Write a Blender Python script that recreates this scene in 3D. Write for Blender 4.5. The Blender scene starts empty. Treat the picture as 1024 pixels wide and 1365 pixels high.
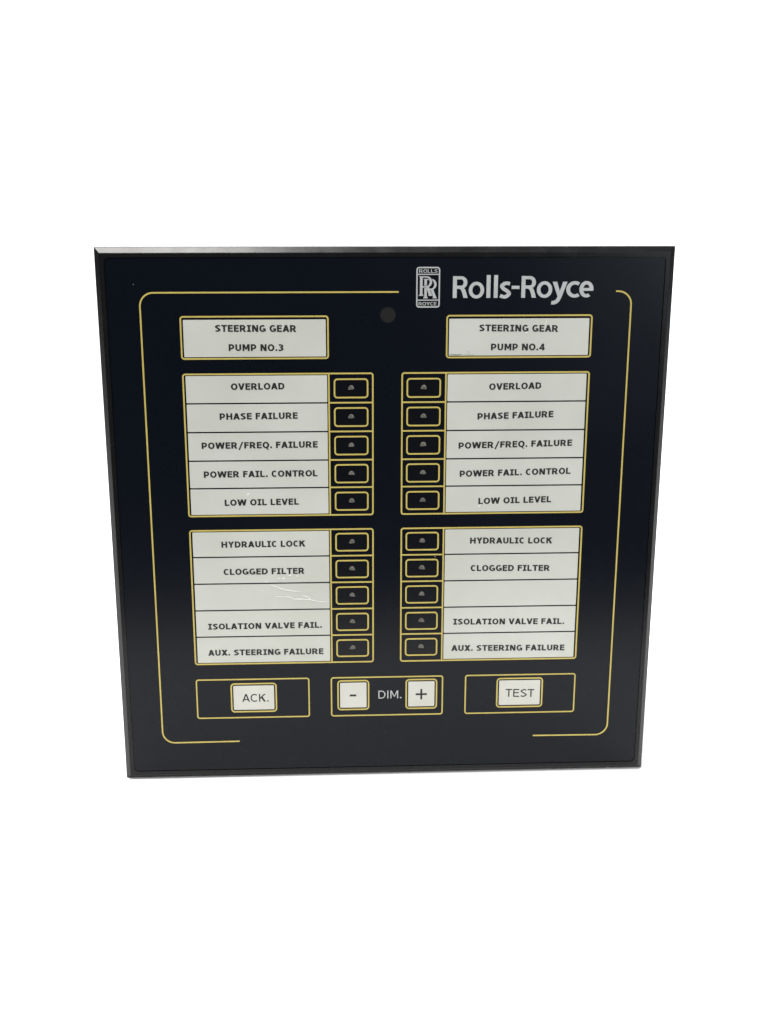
import bpy, bmesh, math, random
from mathutils import Matrix, Vector

random.seed(11)
SC = bpy.context.scene
COL = SC.collection
MM = 0.001
BASE = 146.7            # panel centre above the surface it stands on, mm

# ------------------------------------------------------------------ camera
cam_data = bpy.data.cameras.new('camera')
cam = bpy.data.objects.new('camera', cam_data)
COL.objects.link(cam)
cam_data.sensor_fit = 'VERTICAL'
cam_data.sensor_height = 36.0
cam_data.lens = 36.0 * 1638.79 / 1365.0
cam_data.clip_start = 0.01
cam_data.clip_end = 50.0
_R = ((0.998948, 0.001323, 0.045831), (-0.011433, -0.960826, 0.276917), (0.044402, -0.277150, -0.959800))
_C = (-30.779, 189.850, 628.591)


def w3(x, y, z):        # panel millimetres (right, up, towards the viewer) -> world metres
    return Vector((x * MM, -z * MM, (y + BASE) * MM))


def dirw(v):
    return Vector((v[0], -v[2], v[1]))


_right, _down, _fwd = (dirw(r) for r in _R)
_m = Matrix((_right, -_down, -_fwd)).transposed().to_4x4()
_m.translation = w3(*_C)
cam.matrix_world = _m
SC.camera = cam

# ------------------------------------------------------------------ world and lamps
world = bpy.data.worlds.new('World')
SC.world = world
world.use_nodes = True
bg = world.node_tree.nodes['Background']
bg.inputs['Color'].default_value = (0.62, 0.78, 1.0, 1)
bg.inputs['Strength'].default_value = 0.06


def area(name, loc, target, sx, sy, watts, col=(1, 1, 1)):
    d = bpy.data.lights.new(name, 'AREA')
    d.shape = 'RECTANGLE'
    d.size, d.size_y, d.energy, d.color = sx, sy, watts, col
    o = bpy.data.objects.new(name, d)
    COL.objects.link(o)
    o.location = loc
    o.rotation_euler = (Vector(target) - Vector(loc)).to_track_quat('-Z', 'Y').to_euler()
    return o


area('overhead_softbox', (-0.31, -0.18, 1.15), (-0.31, -0.18, 0.0), 0.42, 0.46, 17, (1.0, 0.98, 0.95))
area('front_fill', (0.75, -1.30, 1.45), (0.0, 0.0, 0.15), 0.9, 0.9, 16.5, (1.0, 0.99, 0.96))  # added fill, no known source: lights the labels from the front right
area('side_fill', (0.80, -1.30, 0.38), (0.05, 0.0, 0.2), 0.55, 0.45, 4.4, (0.9, 0.95, 1.0))  # added low fill: its blurred reflection lightens the top right of the face
area('backdrop_fill', (0.25, 0.62, 1.50), (0.2, 0.75, 0.0), 1.6, 0.5, 30)  # added lamp that burns the sweep behind the panel out to white

SC.view_settings.view_transform = 'Standard'
SC.view_settings.look = 'None'
SC.view_settings.exposure = 0.0
SC.view_settings.gamma = 1.0
SC.view_settings.use_curve_mapping = False
SC.cycles.max_bounces = 8


# ------------------------------------------------------------------ materials
def mat(name, col, rough=0.4, ior=1.45, metal=0.0, var=None, bump=None, rvar=None):
    m = bpy.data.materials.new(name)
    m.use_nodes = True
    nt = m.node_tree
    N, L = nt.nodes, nt.links
    b = N['Principled BSDF']
    b.inputs['Base Color'].default_value = (*col, 1)
    b.inputs['Roughness'].default_value = rough
    b.inputs['IOR'].default_value = ior
    b.inputs['Metallic'].default_value = metal
    tc = N.new('ShaderNodeTexCoord')

    def noise(scale, detail=4, stretch=None):
        n = N.new('ShaderNodeTexNoise')
        n.inputs['Scale'].default_value = scale
        n.inputs['Detail'].default_value = detail
        if stretch:
            mp = N.new('ShaderNodeMapping')
            mp.inputs['Scale'].default_value = stretch
            L.new(tc.outputs['Object'], mp.inputs['Vector'])
            L.new(mp.outputs['Vector'], n.inputs['Vector'])
        else:
            L.new(tc.outputs['Object'], n.inputs['Vector'])
        return n
    if var:             # (other colour, scale, lo, hi, stretch)
        n = noise(var[1], 5, var[4] if len(var) > 4 else None)
        r = N.new('ShaderNodeMapRange')
        r.inputs['From Min'].default_value = var[2]
        r.inputs['From Max'].default_value = var[3]
        L.new(n.outputs['Fac'], r.inputs['Value'])
        mx = N.new('ShaderNodeMix')
        mx.data_type = 'RGBA'
        mx.inputs[6].default_value = (*col, 1)
        mx.inputs[7].default_value = (*var[0], 1)
        L.new(r.outputs['Result'], mx.inputs[0])
        L.new(mx.outputs[2], b.inputs['Base Color'])
    if rvar:            # (rough lo, rough hi, scale, stretch)
        n = noise(rvar[2], 6, rvar[3] if len(rvar) > 3 else None)
        r = N.new('ShaderNodeMapRange')
        r.inputs['From Min'].default_value = 0.3
        r.inputs['From Max'].default_value = 0.7
        r.inputs['To Min'].default_value = rvar[0]
        r.inputs['To Max'].default_value = rvar[1]
        L.new(n.outputs['Fac'], r.inputs['Value'])
        L.new(r.outputs['Result'], b.inputs['Roughness'])
    if bump:            # (scale, strength, distance, stretch)
        n = noise(bump[0], 3, bump[3] if len(bump) > 3 else None)
        bp = N.new('ShaderNodeBump')
        bp.inputs['Strength'].default_value = bump[1]
        bp.inputs['Distance'].default_value = bump[2]
        L.new(n.outputs['Fac'], bp.inputs['Height'])
        L.new(bp.outputs['Normal'], b.inputs['Normal'])
    return m


M = {
    'overlay': mat('navy_polycarbonate', (0.0028, 0.0042, 0.0078), 0.27, 1.31,
                   bump=(14, 0.12, 0.0006), rvar=(0.25, 0.31, 12)),
    'plate': mat('black_anodised_plate', (0.008, 0.008, 0.0085), 0.24, 1.34, rvar=(0.20, 0.30, 90),
                 bump=(350, 0.15, 0.0001)),
    'housing': mat('black_steel_housing', (0.02, 0.02, 0.021), 0.5),
    'window': mat('milky_label_window', (0.625, 0.632, 0.578), 0.38, 1.42, var=((0.56, 0.565, 0.505), 18, 0.35, 0.7), rvar=(0.3, 0.46, 40)),
    'key': mat('ivory_key', (0.655, 0.65, 0.59), 0.4, 1.42, var=((0.61, 0.60, 0.535), 60, 0.35, 0.7)),
    'yellow': mat('yellow_print', (0.60, 0.485, 0.125), 0.4, 1.42, var=((0.54, 0.43, 0.115), 90, 0.35, 0.7)),
    'ink': mat('black_print', (0.018, 0.018, 0.018), 0.45),
    'silver': mat('silver_print', (0.51, 0.52, 0.52), 0.4, 1.42, var=((0.46, 0.47, 0.47), 120, 0.35, 0.7)),
    'smoke': mat('smoked_indicator_window', (0.0030, 0.0036, 0.0056), 0.28, 1.34),
    'lamp': mat('clear_grey_lamp', (0.15, 0.14, 0.12), 0.4, 1.4, var=((0.09, 0.085, 0.073), 700, 0.4, 0.65)),
    'sensor': mat('smoked_sensor_window', (0.0145, 0.0138, 0.0135), 0.35, 1.42),
    'residue': mat('pale_tape_residue', (0.90, 0.90, 0.86), 0.5, var=((0.78, 0.78, 0.73), 500, 0.35, 0.7)),
    'smudge': mat('grey_smudge', (0.27, 0.27, 0.23), 0.6),
    'backdrop': mat('white_paper_sweep', (0.86, 0.86, 0.86), 0.9, 1.3, bump=(200, 0.05, 0.0005)),
}


# ------------------------------------------------------------------ mesh helpers (panel mm)
class MB:
    def __init__(self):
        self.bm = bmesh.new()

    def v(self, x, y, z):
        return self.bm.verts.new(w3(x, y, z))

    def f(self, vs):
        try:
            return self.bm.faces.new(vs)
        except ValueError:
            return None

    def plate(self, loop, z0, z1):
        """solid sheet from a counter-clockwise 2D loop, back at z0, front at z1"""
        if area2(loop) < 0:
            loop = loop[::-1]
        t = [self.v(x, y, z1) for x, y in loop]
        b = [self.v(x, y, z0) for x, y in loop]
        self.f(t)
        n = len(loop)
        for i in range(n):
            j = (i + 1) % n
            self.f((b[i], b[j], t[j], t[i]))

    def ring(self, outer, inner, z0, z1):
        n = len(outer)
        ot = [self.v(x, y, z1) for x, y in outer]
        it = [self.v(x, y, z1) for x, y in inner]
        ob = [self.v(x, y, z0) for x, y in outer]
        ib = [self.v(x, y, z0) for x, y in inner]
        for i in range(n):
            j = (i + 1) % n
            self.f((ot[i], ot[j], it[j], it[i]))
            self.f((ob[i], ob[j], ot[j], ot[i]))
            self.f((it[i], it[j], ib[j], ib[i]))

    def stroke(self, pts, wx, wy, z0, z1, closed=False):
        """line of elliptical pen wx by wy along pts"""
        n = len(pts)
        lft, rgt = [], []
        for i in range(n):
            if closed:
                a, c = pts[(i - 1) % n], pts[(i + 1) % n]
            else:
                a, c = pts[max(i - 1, 0)], pts[min(i + 1, n - 1)]
            tx, ty = c[0] - a[0], c[1] - a[1]
            l = math.hypot(tx, ty) or 1
            nx, ny = -ty / l * wx / 2, tx / l * wy / 2
            lft.append((pts[i][0] + nx, pts[i][1] + ny))
            rgt.append((pts[i][0] - nx, pts[i][1] - ny))
        lt = [self.v(x, y, z1) for x, y in lft]
        rt = [self.v(x, y, z1) for x, y in rgt]
        lb = [self.v(x, y, z0) for x, y in lft]
        rb = [self.v(x, y, z0) for x, y in rgt]
        for i in range(n if closed else n - 1):
            j = (i + 1) % n
            self.f((rt[i], rt[j], lt[j], lt[i]))
            self.f((rb[i], rb[j], rt[j], rt[i]))
            self.f((lt[i], lt[j], lb[j], lb[i]))
        if not closed:
            self.f((lb[0], rb[0], rt[0], lt[0]))
            self.f((rb[-1], lb[-1], lt[-1], rt[-1]))

    def build(self, name, material, parent=None, smooth=False):
        me = bpy.data.meshes.new(name)
        bmesh.ops.recalc_face_normals(self.bm, faces=self.bm.faces[:]) if smooth else None
        self.bm.to_mesh(me)
        self.bm.free()
        me.materials.append(material)
        for p in me.polygons:
            p.use_smooth = smooth
        o = bpy.data.objects.new(name, me)
        COL.objects.link(o)
        if parent:
            o.parent = parent
        return o


def area2(l):
    return sum(l[i][0] * l[(i + 1) % len(l)][1] - l[(i + 1) % len(l)][0] * l[i][1] for i in range(len(l)))


def rrect(x0, y0, x1, y1, r, n=6):
    """counter-clockwise rounded rectangle"""
    r = max(r, 0.01)
    out = []
    for cx, cy, a in ((x1 - r, y1 - r, 0), (x0 + r, y1 - r, 90), (x0 + r, y0 + r, 180), (x1 - r, y0 + r, 270)):
        for i in range(n + 1):
            t = math.radians(a + 90 * i / n)
            out.append((cx + r * math.cos(t), cy + r * math.sin(t)))
    return out


def border(mb, x0, y0, x1, y1, r, w, z0, z1):
    h = w / 2
    mb.ring(rrect(x0 - h, y0 - h, x1 + h, y1 + h, r + h), rrect(x0 + h, y0 + h, x1 - h, y1 - h, r - h), z0, z1)


def rect(x0, y0, x1, y1):
    return [(x0, y0), (x1, y0), (x1, y1), (x0, y1)]


def arc(cx, cy, rx, ry, a0, a1, n=14):
    return [(cx + rx * math.cos(math.radians(a0 + (a1 - a0) * i / n)), cy + ry * math.sin(math.radians(a0 + (a1 - a0) * i / n)))
            for i in range(n + 1)]


def spline(p, n=6):
    out = []
    for i in range(len(p) - 1):
        a, b, c, d = p[max(i - 1, 0)], p[i], p[i + 1], p[min(i + 2, len(p) - 1)]
        for k in range(n):
            t = k / n
            out.append(tuple(0.5 * (2 * b[q] + (c[q] - a[q]) * t + (2 * a[q] - 5 * b[q] + 4 * c[q] - d[q]) * t * t
                                    + (3 * b[q] - a[q] - 3 * c[q] + d[q]) * t ** 3) for q in (0, 1)))
    out.append(p[-1])
    return out


# ------------------------------------------------------------------ lettering
# width and side bearing in units of cap height, wide bold sans / plain sans
BOLD = {'A': (1.05, .02), 'C': (.88, .12), 'D': (.97, .16), 'E': (.76, .17), 'F': (.73, .14), 'G': (.99, .12), 'H': (.95, .22), 'I': (.62, .13),
        'K': (1.0, .09), 'L': (.74, .15), 'M': (1.10, .22), 'N': (.95, .22), 'O': (1.05, .12), 'P': (.86, .15), 'Q': (1.05, .12),
        'R': (.98, .12), 'S': (.86, .12), 'T': (.90, .05), 'U': (.91, .21), 'V': (1.03, .02), 'W': (1.50, .04), 'X': (1.03, .02),
        'Y': (1.0, .02), '3': (.80, .16), '4': (.88, .10), '.': (.26, .24), '/': (.80, .12)}
THIN = {'A': (.92, .01), 'C': (.88, .12), 'K': (.80, .11), '.': (.17, .20), 'T': (.80, .06), 'E': (.72, .19), 'S': (.76, .13),
        'D': (.82, .17), 'I': (.13, .25), 'M': (.90, .22)}


def glyph(ch, w, px, py, serif_i):
    """('s', points[, closed]) strokes and ('p', polygon) pieces in a box w by 1"""
    h, k = px / 2, py / 2
    d = px * 1.08
    S, Pl = [], []
    vst = lambda x, a=0, b=1: Pl.append(rect(x - h, a, x + h, b))
    hst = lambda y, a, b: Pl.append(rect(a, y - k, b, y + k))
    c = w / 2
    if ch == 'A':
        Pl.append([(0, 0), (d, 0), (c + d * .55, 1), (c - d * .55, 1)])
        Pl.append([(w - d, 0), (w, 0), (c + d * .55, 1), (c - d * .55, 1)])
        hst(.30, w * .2, w * .8)
    elif ch == 'V':
        Pl.append([(0, 1), (d, 1), (c + d * .5, 0), (c - d * .5, 0)])
        Pl.append([(w - d, 1), (w, 1), (c + d * .5, 0), (c - d * .5, 0)])
    elif ch == 'W':
        q = w * .27
        for a, b in ((0, q), (c, q), (c, w - q), (w, w - q)):
            aa = min(max(a, d * .5), w - d * .5)
            Pl.append([(aa - d * .5, 1), (aa + d * .5, 1), (b + d * .5, 0), (b - d * .5, 0)])
    elif ch == 'X':
        Pl.append([(0, 0), (d * 1.2, 0), (w, 1), (w - d * 1.2, 1)])
        Pl.append([(w - d * 1.2, 0), (w, 0), (d * 1.2, 1), (0, 1)])
    elif ch == 'Y':
        Pl.append([(0, 1), (d * 1.1, 1), (c + h, .42), (c - h, .42)])
        Pl.append([(w - d * 1.1, 1), (w, 1), (c + h, .42), (c - h, .42)])
        vst(c, 0, .46)
    elif ch == 'K':
        vst(h)
        Pl.append([(px * .9, .34), (px * .9, .34 + px * 1.35), (w - d * 1.25, 1), (w, 1)])
        Pl.append([(w - d * 1.25, 0), (w, 0), (px + .32 * w, .66), (px + .10 * w, .50)])
    elif ch == 'M':
        vst(h), vst(w - h)
        Pl.append([(0, 1), (d * 1.1, 1), (c + h * .7, .22), (c - h * .7, .22)])
        Pl.append([(w - d * 1.1, 1), (w, 1), (c + h * .7, .22), (c - h * .7, .22)])
    elif ch == 'N':
        vst(h), vst(w - h)
        Pl.append([(0, 1), (d * 1.1, 1), (w, 0), (w - d * 1.1, 0)])
    elif ch in 'OQ':
        S.append((arc(c, .5, c - h, .5 - k + .01, 0, 360, 28)[:-1], True))
        if ch == 'Q':
            Pl.append([(c - .02, .05), (c + .16, .10), (w * .98, -.24), (w * .72, -.24)])
    elif ch == 'C':
        S.append((arc(c + .03, .5, c - h + .03, .5 - k + .01, 48, 312, 22), False))
    elif ch == 'G':
        S.append((arc(c + .02, .5, c - h + .02, .5 - k + .01, 48, 300, 22), False))
        vst(w - h, .06, .52)
        hst(.52 - k, w * .55, w)
    elif ch in 'EFL':
        vst(h)
        if ch in 'EF':
            hst(1 - k, px * .8, w)
            hst(.53, px * .8, w * .94)
        if ch in 'EL':
            hst(k, px * .8, w)
    elif ch == 'H':
        vst(h), vst(w - h), hst(.52, px * .8, w - px * .8)
    elif ch == 'I':
        vst(c)
        if serif_i:
            hst(k, 0, w), hst(1 - k, 0, w)
    elif ch == 'T':
        hst(1 - k, 0, w), vst(c, 0, 1 - k)
    elif ch == 'U':
        r = c - h
        S.append(([(h, 1), (h, .5)] + arc(c, .36, r, .36 - k, 180, 360, 14) + [(w - h, .5), (w - h, 1)], False))
    elif ch == 'D':
        vst(h)
        S.append(([(px * .8, 1 - k), (w * .40, 1 - k)] + arc(w * .42, .5, w * .58 - h, .5 - k, 90, -90, 16) + [(w * .40, k), (px * .8, k)], False))
    elif ch in 'PR':
        vst(h)
        m = .37 if ch == 'P' else .44
        S.append(([(px * .8, 1 - k), (w * .5, 1 - k)] + arc(w * (.52 if ch == 'P' else .46), (1 + m - k) / 2, w * (.48 if ch == 'P' else .44) - h, (1 - k - m) / 2, 90, -90, 12)
                  + [(w * .48, m), (px * .8, m)], False))
        if ch == 'R':
            Pl.append([(w - d * 1.2, 0), (w, 0), (w * .66, .46), (w * .36, .46)])
    elif ch == 'S':
        S.append((spline([(w - h * .75, .84), (w * .55, 1 - k), (h * 1.0, .74), (w * .5, .51), (w - h, .27), (w * .45, k), (h * .5, .15)]), False))
    elif ch == '3':
        S.append((spline([(h * .5, .87), (w * .46, 1 - k), (w - h * 1.1, .75), (w * .56, .53), (w * .36, .53)]), False))
        S.append((spline([(w * .36, .53), (w * .58, .53), (w - h, .28), (w * .46, k), (h * .3, .13)]), False))
    elif ch == '4':
        vst(w * .70)
        hst(.28, 0, w)
        Pl.append([(0, .24), (px * .9, .24), (w * .72, 1), (w * .5, 1)])
    elif ch == '.':
        Pl.append(rect(0, 0, w, w * 1.0))
    elif ch == '/':
        Pl.append([(0, -.22), (px * .8, -.22), (w, 1.06), (w - px * .8, 1.06)])
    return S, Pl


def text(mb, s, x0, x1, ya, yb, cap, z, table=BOLD, px=.29, py=.21, serif_i=True, track=.035, space=.47, tight=.72):
    """s from x0 to x1, centre height ya on the left and yb on the right"""
    pen, items = 0.0, []
    for ch in s:
        if ch == ' ':
            pen += space
            continue
        w, sb = table[ch]
        sb *= tight
        items.append((ch, pen + sb / 2, w))
        pen += w + sb + track
    a = items[0][1]
    b = items[-1][1] + items[-1][2]
    sx = (x1 - x0) / (b - a)
    sl = (yb - ya) / (x1 - x0)
    for ch, gx, w in items:
        S, Pl = glyph(ch, w, px, py, serif_i)

        def T(p):
            X = x0 + (gx - a + p[0]) * sx
            return X, ya + (X - x0) * sl + (p[1] - .5) * cap
        zz = z
        for poly in Pl:
            mb.plate([T(p) for p in poly], z - .03, zz)
            zz += .012
        for pts, closed in S:
            mb.stroke([T(p) for p in pts], px * sx, py * cap, z - .03, zz, closed)
            zz += .012


# ------------------------------------------------------------------ the white sweep it stands on
prof = [(-0.232, 0.0), (0.75, 0.0)] + [(0.75 + 0.45 * math.sin(t), 0.45 - 0.45 * math.cos(t)) for t in
                                      [math.radians(90 * i / 16) for i in range(1, 17)]] + [(1.2, 1.7)]
bm = bmesh.new()
rows = [[bm.verts.new((x, y, z)) for y, z in prof] for x in (-2.6, 2.6)]
for i in range(len(prof) - 1):
    fc = bm.faces.new((rows[0][i], rows[1][i], rows[1][i + 1], rows[0][i + 1]))
    fc.smooth = True
me = bpy.data.meshes.new('backdrop')
bm.to_mesh(me)
bm.free()
me.materials.append(M['backdrop'])
sweep = bpy.data.objects.new('backdrop', me)
COL.objects.link(sweep)
sweep['kind'] = 'structure'

# ------------------------------------------------------------------ the panel
panel = bpy.data.objects.new('alarm_panel', None)
panel.empty_display_size = 0.05
COL.objects.link(panel)
panel['label'] = 'square black alarm panel with yellow printed borders, white label windows and four white keys'
panel['category'] = 'alarm panel'

# bevelled plate with a shallow recess for the membrane
mb = MB()
F, CH, TH, IN, DP = 144.0, 2.7, 7.0, 141.75, 0.7
sq = lambda a, z: [mb.v(x, y, z) for x, y in rrect(-a, -a, a, a, 0.35 if a > 142 else 2.4, 5)]
loops = [sq(IN, -DP), sq(IN, 0), sq(F - .12, 0), sq(F + .10, -.14), sq(F + CH - .1, -CH + .1), sq(F + CH, -CH - .12), sq(F + CH, -TH)]
for a, b in zip(loops, loops[1:]):
    for i in range(len(a)):
        j = (i + 1) % len(a)
        mb.f((a[i], b[i], b[j], a[j]))
mb.f(loops[0])
mb.f(loops[-1][::-1])
mb.build('front_plate', M['plate'], panel)

mb = MB()
mb.plate(rrect(-128, -128, 128, 128, 3), -52, -TH - .01)
mb.f([mb.v(x, y, -52) for x, y in rrect(-128, -128, 128, 128, 3)][::-1])
mb.build('rear_housing', M['housing'], panel)

Z0 = 0.12               # front of the membrane
mb = MB()
a = rrect(-141.25, -141.25, 141.25, 141.25, 2.0)
b = rrect(-141.12, -141.12, 141.12, 141.12, 1.9)
mb.plate(b, Z0 - .02, Z0)
mb.ring(a, b, -DP, Z0 - .05)
overlay = mb.build('membrane', M['overlay'], panel)

ZW, ZY, ZT = Z0 + .05, Z0 + .07, Z0 + .10
LW = 0.80               # width of the yellow lines

# the broken yellow frame: two hooked lines
mb = MB()
R7 = 6.8
XF, YF = 124.9, 124.35
left = [(5.6, YF)] + [(-XF + R7 + 20, YF)] + arc(-XF + R7, YF - R7, R7, R7, 90, 180, 10) + arc(-XF + R7, -YF + R7, R7, R7, 180, 270, 10) + [(-82.3, -YF + .2)]
right = [(116.8, YF + .05)] + arc(XF - R7, YF - R7, R7, R7, 88, 0, 10) + arc(XF - R7, -YF + R7, R7, R7, 0, -90, 10) + [(82.7, -YF + .2)]
mb.stroke(left, LW, LW, Z0, ZY)
mb.build('frame_line', M['yellow'], panel)
mb = MB()
mb.stroke(right[::-1], LW, LW, Z0, ZY)
mb.build('frame_line', M['yellow'], panel)


def window(name, x0, y0, x1, y1, r=.35, m='window', z=ZW):
    q = MB()
    q.plate(rrect(x0, y0, x1, y1, r, 4), Z0 - .01, z)
    return q.build(name, M[m], panel)


def letter(parent, lines, m='ink', **kw):
    q = MB()
    for s, x0, x1, ya, yb, cap in lines:
        text(q, s, x0, x1, ya, yb, cap, ZT, **kw)
    return q.build('lettering', M[m], parent)


# the two headings
for s, lines in ((-1, [('STEERING GEAR', -87.7, -46.5, 106.4, 106.1, 3.45), ('PUMP NO.3', -81.1, -53.2, 96.55, 96.4, 3.45)]),
                 (1, [('STEERING GEAR', 47.0, 87.8, 106.0, 105.5, 3.45), ('PUMP NO.4', 53.3, 81.2, 96.15, 96.0, 3.45)])):
    xa, xb = sorted((s * 31.55, s * 103.75))
    wd = window('heading_window', xa, 91.75, xb, 110.7)
    q = MB()
    xa, xb = sorted((s * 30.45, s * 105.0))
    border(q, xa, 90.85, xb, 112.25, 1.3, LW, Z0, ZY)
    q.build('border', M['yellow'], wd)
    letter(wd, lines)

# the four blocks of alarm rows
ROWS = {1: [82.9, 67.6, 52.4, 37.15, 22.25, 7.1], 2: [-0.9, -15.8, -30.9, -46.15, -61.45, -77.4]}
BOXY = {1: [75.1, 60.0, 44.8, 29.65, 14.55], 2: [-8.2, -23.4, -38.5, -53.85, -69.2]}
TXT = {
    (-1, 1): [('OVERLOAD', -80.66, -53.13, 76.39, 76.54), ('PHASE FAILURE', -86.95, -46.63, 60.78, 61.04),
              ('POWER/FREQ. FAILURE', -96.84, -36.47, 45.36, 45.63), ('POWER FAIL. CONTROL', -96.31, -36.79, 29.88, 30.10),
              ('LOW OIL LEVEL', -85.94, -46.88, 14.44, 14.72)],
    (1, 1): [('OVERLOAD', 52.89, 80.23, 75.45, 75.96), ('PHASE FAILURE', 47.16, 87.05, 59.81, 60.77),
             ('POWER/FREQ. FAILURE', 37.52, 97.60, 44.23, 45.34), ('POWER FAIL. CONTROL', 38.39, 97.45, 28.96, 30.04),
             ('LOW OIL LEVEL', 48.66, 87.71, 13.86, 14.51)],
    (-1, 2): [('HYDRAULIC LOCK', -88.49, -43.78, -8.76, -8.61), ('CLOGGED FILTER', -87.85, -44.50, -24.12, -23.99), None,
              ('ISOLATION VALVE FAIL.', -97.26, -35.56, -55.39, -55.26), ('AUX. STEERING FAILURE', -97.85, -34.92, -70.68, -70.76)],
    (1, 2): [('HYDRAULIC LOCK', 44.65, 89.22, -8.16, -8.62), ('CLOGGED FILTER', 45.33, 88.51, -23.77, -24.25), None,
             ('ISOLATION VALVE FAIL.', 36.42, 97.64, -54.65, -55.27), ('AUX. STEERING FAILURE', 35.59, 98.43, -70.18, -70.89)],
}
GAP = 0.38
for s in (-1, 1):
    for g in (1, 2):
        ys = ROWS[g]
        q = MB()
        xa, xb = sorted((s * 7.6, s * 104.95))
        border(q, xa, ys[-1], xb, ys[0], 1.2, LW, Z0, ZY)
        h = LW / 2
        xd = s * 30.3
        q.plate(rect(xd - h, ys[-1] + h + .02, xd + h, ys[0] - h - .02), Z0, ZY)
        xa, xb = sorted((s * (7.6 + h + .02), s * (30.3 - h - .02)))
        for y in ys[1:-1]:
            q.plate(rect(xa, y - h, xb, y + h), Z0, ZY)
        q.build('block_border', M['yellow'], panel)
        for i in range(5):
            top = ys[i] - (0.85 if i == 0 else GAP)
            bot = ys[i + 1] + (0.85 if i == 4 else GAP)
            xa, xb = sorted((s * 31.2, s * 103.65))
            wd = window('label_window', xa, bot, xb, top, .3)
            t = TXT[(s, g)][i]
            if t:
                letter(wd, [(*t, 3.4)])
            # smoked indicator with its border and the lamp behind it
            xc, yc = s * 18.85, BOXY[g][i]
            iw = window('indicator', xc - 8.1, yc - 4.3, xc + 8.1, yc + 4.3, 1.2, 'smoke', Z0 + .03)
            q = MB()
            border(q, xc - 8.55, yc - 4.8, xc + 8.55, yc + 4.8, 1.5, LW, Z0, ZY)
            q.build('border', M['yellow'], iw)
            q = MB()
            yl = yc - .45
            RX, RY = 1.6 * random.uniform(.94, 1.05), 2.05 * random.uniform(.92, 1.06)
            tilt = random.uniform(-.12, .12)
            prev = None
            for k in range(6):
                t_ = k / 5
                zz = Z0 + .03 + .3 * math.sqrt(max(0, 1 - (1 - t_) ** 2)) if k else Z0 + .02
                sc = 1 - t_ * .96
                cur = [q.v(xc + RX * sc * math.cos(a_), yl + .7 * (1 - sc) + tilt * RX * sc * math.cos(a_) + RY * sc * math.sin(a_) * (1 if math.sin(a_) > 0 else .12), zz)
                       for a_ in [2 * math.pi * j / 24 for j in range(24)]]
                if prev:
                    for j in range(24):
                        q.f((prev[j], prev[(j + 1) % 24], cur[(j + 1) % 24], cur[j]))
                prev = cur
            q.f(prev)
            q.build('lamp', M['lamp'], iw, True)

# key fields and keys
for x0, x1 in ((-105.0, -43.2), (-30.75, 31.0), (43.85, 105.15)):
    q = MB()
    border(q, x0, -109.7, x1, -86.75, 1.2, LW * .92, Z0, ZY)
    q.build('key_field_border', M['yellow'], panel)


def key(x0, y0, x1, y1):
    q = MB()
    e = 1.15
    o_ = rrect(x0 + e, y0 + e, x1 - e, y1 - e, .5, 4)
    i_ = rrect(x0 + e + .5, y0 + e + .5, x1 - e - .5, y1 - e - .5, .3, 4)
    ot = [q.v(x, y, Z0) for x, y in o_]
    om = [q.v(x, y, Z0 + .05) for x, y in o_]
    it = [q.v(x, y, ZW + .02) for x, y in i_]
    n = len(ot)
    for i in range(n):
        j = (i + 1) % n
        q.f((ot[i], ot[j], om[j], om[i]))
        q.f((om[i], om[j], it[j], it[i]))
    q.f(it)
    o = q.build('push_key', M['key'], panel)
    q = MB()
    border(q, x0, y0, x1, y1, 1.7, LW, Z0, ZY)
    q.build('border', M['yellow'], o)
    return o


thin = dict(table=THIN, px=.15, py=.135, serif_i=False, track=0.0, tight=1.0)
kb = key(-86.05, -106.15, -61.35, -89.4)
letter(kb, [('ACK.', -80.2, -65.6, -97.85, -97.95, 4.65)], **thin)
kb = key(61.6, -106.15, 86.9, -88.95)
letter(kb, [('TEST', 66.4, 82.6, -97.6, -98.0, 4.75)], **thin)
kb = key(-27.1, -106.0, -10.15, -88.7)
q = MB()
q.plate(rect(-20.6, -98.1, -17.0, -96.95), ZW, ZT)
q.build('lettering', M['ink'], kb)
kb = key(10.8, -106.0, 27.7, -88.65)
q = MB()
q.plate(rect(16.1, -98.05, 22.35, -96.95), ZW, ZT)
q.plate(rect(18.68, -100.6, 19.78, -94.4), ZW, ZT + .012)
q.build('lettering', M['ink'], kb)
q = MB()
text(q, 'DIM.', -4.7, 8.15, -97.3, -97.35, 4.75, ZT, table=THIN, px=.125, py=.115, serif_i=False, track=0.0, tight=1.0)
q.build('field_lettering', M['silver'], panel)

# light sensor
q = MB()
q.plate(arc(0.15, 112.75, 3.95, 3.95, 0, 360, 40)[:-1], Z0, Z0 + .04)
q.build('light_sensor', M['sensor'], panel)

# ------------------------------------------------------------------ emblem: E(x,y) takes 14.63-fold picture units
def E_(x, y):
    return 14.8 + (x - 233) * .02632, 136.5 - (y - 170) * .0258


q = MB()
x0, y1 = E_(234, 171)
x1, y0 = E_(667, 936)
border(q, x0, y0, x1, y1, 1.15, .68, Z0, ZY)
for yy in (302, 802):
    _, y = E_(0, yy)
    q.plate(rect(x0 + .36, y - .27, x1 - .36, y + .27), Z0, ZY)
emb = q.build('emblem', M['silver'], panel)
q = MB()
for s_, xa, xb, yc in (('ROLLS', 274, 629, 239), ('ROYCE', 268, 615, 873)):
    a, b = E_(xa, yc), E_(xb, yc)
    text(q, s_, a[0], b[0], a[1], b[1], 1.72, ZY, px=.2, py=.155, serif_i=False)
q.build('lettering', M['silver'], emb)


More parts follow.
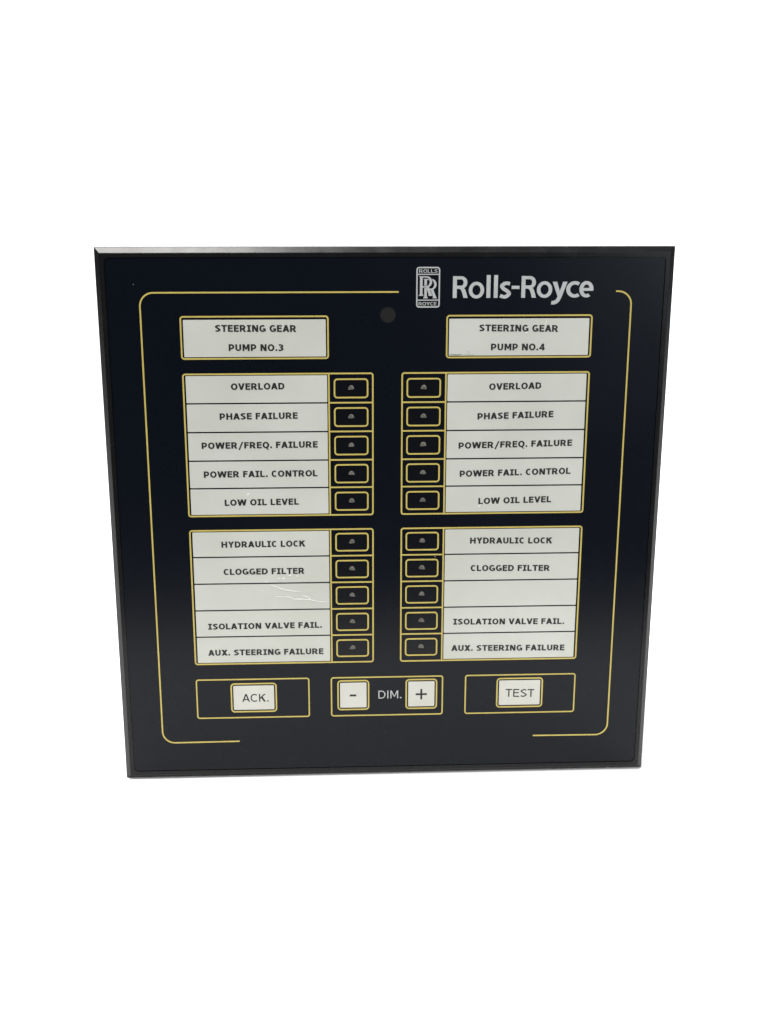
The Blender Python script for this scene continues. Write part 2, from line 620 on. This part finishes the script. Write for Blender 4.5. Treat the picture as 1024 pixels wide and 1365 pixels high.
def mono(q, dx, dy, z, bowl_r, grow=0.0):
    P = lambda x, y: E_(x + dx, y + dy)
    g = grow
    def pl(pts, zz):
        pts = [P(*p) for p in pts]
        if g:
            cx = sum(p[0] for p in pts) / len(pts)
            cy = sum(p[1] for p in pts) / len(pts)
            pts = [(p[0] + math.copysign(g, p[0] - cx), p[1] + math.copysign(g, p[1] - cy)) for p in pts]
        q.plate(pts, Z0, zz)
    pl([(292, 345), (342, 345), (342, 700), (292, 700)], z)
    pl([(268, 340), (400, 340), (400, 362), (300, 362)], z + .008)
    pl([(268, 718), (282, 690), (352, 690), (364, 718)], z + .016)
    bowl = [P(x, y) for x, y in [(398, 352)] + [(430 + (bowl_r - 430) * math.sin(t), 446 - 92 * math.cos(t)) for t in
                                                 [math.pi * i / 14 for i in range(0, 15)]] + [(345, 546)]]
    q.stroke(bowl[::-1], 1.2 + 2 * g, .62 + 2 * g, Z0, z + .024)
    pl([(412, 545), (460, 530), (530, 715), (470, 715)], z + .032)
    pl([(452, 718), (466, 694), (528, 694), (538, 718)], z + .040)


q = MB()
mono(q, 85, 50, ZY - .04, 505)
q.build('monogram_letter', M['silver'], emb)
q = MB()
mono(q, 0, 0, ZY + .02, 502, .22)
q.build('monogram_outline', M['ink'], emb)
q = MB()
mono(q, 0, 0, ZY + .09, 502)
q.build('monogram_letter', M['silver'], emb)


# ------------------------------------------------------------------ wordmark: W_(X,Y) takes 9.3-fold picture units
def W_(x, y):
    return 33.1 + (x - 82) * .04132, 121.2 + (393 - y) * .0404


def wpoly(q, pts, z):
    q.plate([W_(*p) for p in pts], Z0, z)


def wstroke(q, pts, wx, wy, z, closed=False):
    p = [W_(*t) for t in pts]
    if not closed and False:
        p = p[::-1]
    q.stroke(p[::-1], wx * .04132, wy * .0404, Z0, z, closed)


q = MB()
ZA = ZY
for off in (0, 847):
    wpoly(q, [(82 + off, 393), (131 + off, 393), (131 + off, 122), (82 + off, 122)], ZA)
    pts = [(128, 143), (185, 143)] + [(186 + 51 * math.sin(t), 201 - 58 * math.cos(t)) for t in [math.pi * i / 14 for i in range(15)]] + [(128, 259)]
    wstroke(q, [(x + off, y) for x, y in pts], 47, 39, ZA + .012)
    wpoly(q, [(x + off, y) for x, y in [(152, 279), (175, 262), (206, 258), (232, 282), (248, 325), (267, 393), (214, 393), (198, 330), (182, 292), (165, 280)]], ZA + .024)
for cx, cy in ((373.5, 296), (1216.5, 292)):
    wstroke(q, [(cx + 73 * math.cos(t), cy + 84 * math.sin(t)) for t in [2 * math.pi * i / 36 for i in range(36)]], 45, 40, ZA, True)
for x in (497, 588):
    wpoly(q, [(x, 393), (x + 49, 393), (x + 49, 110), (x, 110)], ZA)
wstroke(q, spline([(786, 220), (738, 211), (690, 240), (706, 278), (752, 308), (776, 343), (730, 381), (666, 366)]), 50, 43, ZA)
wpoly(q, [(808, 283), (905, 283), (905, 243), (808, 243)], ZA)
wpoly(q, [(x + 884.4, y) for x, y in [(430, 195), (486, 195), (522, 312), (560, 195), (614, 195), (546, 388), (522, 438), (492, 466), (455, 480),
                                       (418, 478), (424, 434), (450, 433), (476, 418), (492, 392), (497, 378)]], ZA)
wstroke(q, [(1592 + 82 * math.cos(t), 291 - 82 * math.sin(t)) for t in [math.radians(52 + (308 - 52) * i / 26) for i in range(27)]], 49, 42, ZA)
ex = 1737
wstroke(q, [(ex - 40, 291), (ex + 86, 291)], 40, 36, ZA + .012)
wstroke(q, [(ex + 64 * math.cos(t), 290 - 82 * math.sin(t)) for t in [math.radians(0 + 305 * i / 32) for i in range(33)]], 48, 42, ZA)
q.build('wordmark', M['silver'], panel)

# ------------------------------------------------------------------ marks of wear
def residue(paths, m='residue', name='tape_residue'):
    q = MB()
    for pts, w in paths:
        p = spline(pts, 5)
        n = len(p)
        for i in range(n - 1):
            pass
        jit = [(x, y + random.uniform(-.08, .08)) for x, y in p]
        up = [(x, y + w * (.35 + .65 * math.sin(math.pi * (i + .6) / (n + .2))) * random.uniform(.35, .6)) for i, (x, y) in enumerate(jit)]
        dn = [(x, y - w * (.35 + .65 * math.sin(math.pi * (i + .6) / (n + .2))) * random.uniform(.35, .6)) for i, (x, y) in enumerate(jit)]
        for i in range(n - 1):
            q.f([q.v(*dn[i], ZT + .06), q.v(*dn[i + 1], ZT + .06), q.v(*up[i + 1], ZT + .06), q.v(*up[i], ZT + .06)])
    return q.build(name, M[m], panel)


residue([([(-62.8, -31.7), (-58.8, -33.2), (-55.4, -34.5), (-51, -35.3), (-46.2, -36.0)], .75),
         ([(-60.9, -38.5), (-56, -38.6), (-52.9, -38.9), (-50.5, -39.9), (-46.8, -40.1), (-41.6, -40.6), (-37, -41.6), (-32.4, -42.0)], .7),
         ([(-45.9, -38.2), (-44.7, -38.3), (-42.6, -39.4), (-41.4, -40.0)], .8),
         ([(-66, -29.6), (-64.4, -30.3)], .5), ([(-56.6, -28.4), (-55.2, -27.9)], .9), ([(-53.0, -26.6), (-51.4, -26.2)], .8),
         ([(-58.6, -28.2), (-57.6, -28.0)], .5), ([(-49, -27.0), (-48.2, -26.8)], .5)])
residue([([(-74.0, 19.0), (-72.9, 19.2)], 1.2)])
residue([([(80.9, 107.6), (81.4, 108.8), (81.9, 110.8)], .9), ([(70.6, 103.4), (72.2, 103.6)], .7)])
residue([([(79.9, 76.5), (80.7, 75.7)], .7)])
residue([([(48.8, 10.6), (50.2, 12.2)], .8)])
residue([([(32.0, 92.3), (35, 92.25), (38.6, 92.3)], .45), ([(39.5, 92.2), (45, 92.1)], .2), ([(41.4, 93.6), (42.0, 93.5)], .5)], 'smudge', 'edge_smudge')
q = MB()
for x, y, r in ((25.9, -16.9, .3), (-127.6, 128.5, .22), (103.0, 91.5, .2)):
    q.plate([(x + r * math.cos(a_) * random.uniform(.7, 1.3), y + r * math.sin(a_)) for a_ in (0, 1.05, 2.1, 3.14, 4.2, 5.2)], Z0 - .01, ZT + .09)
du = q.build('dust', M['smudge'], panel)
du['kind'] = 'stuff'
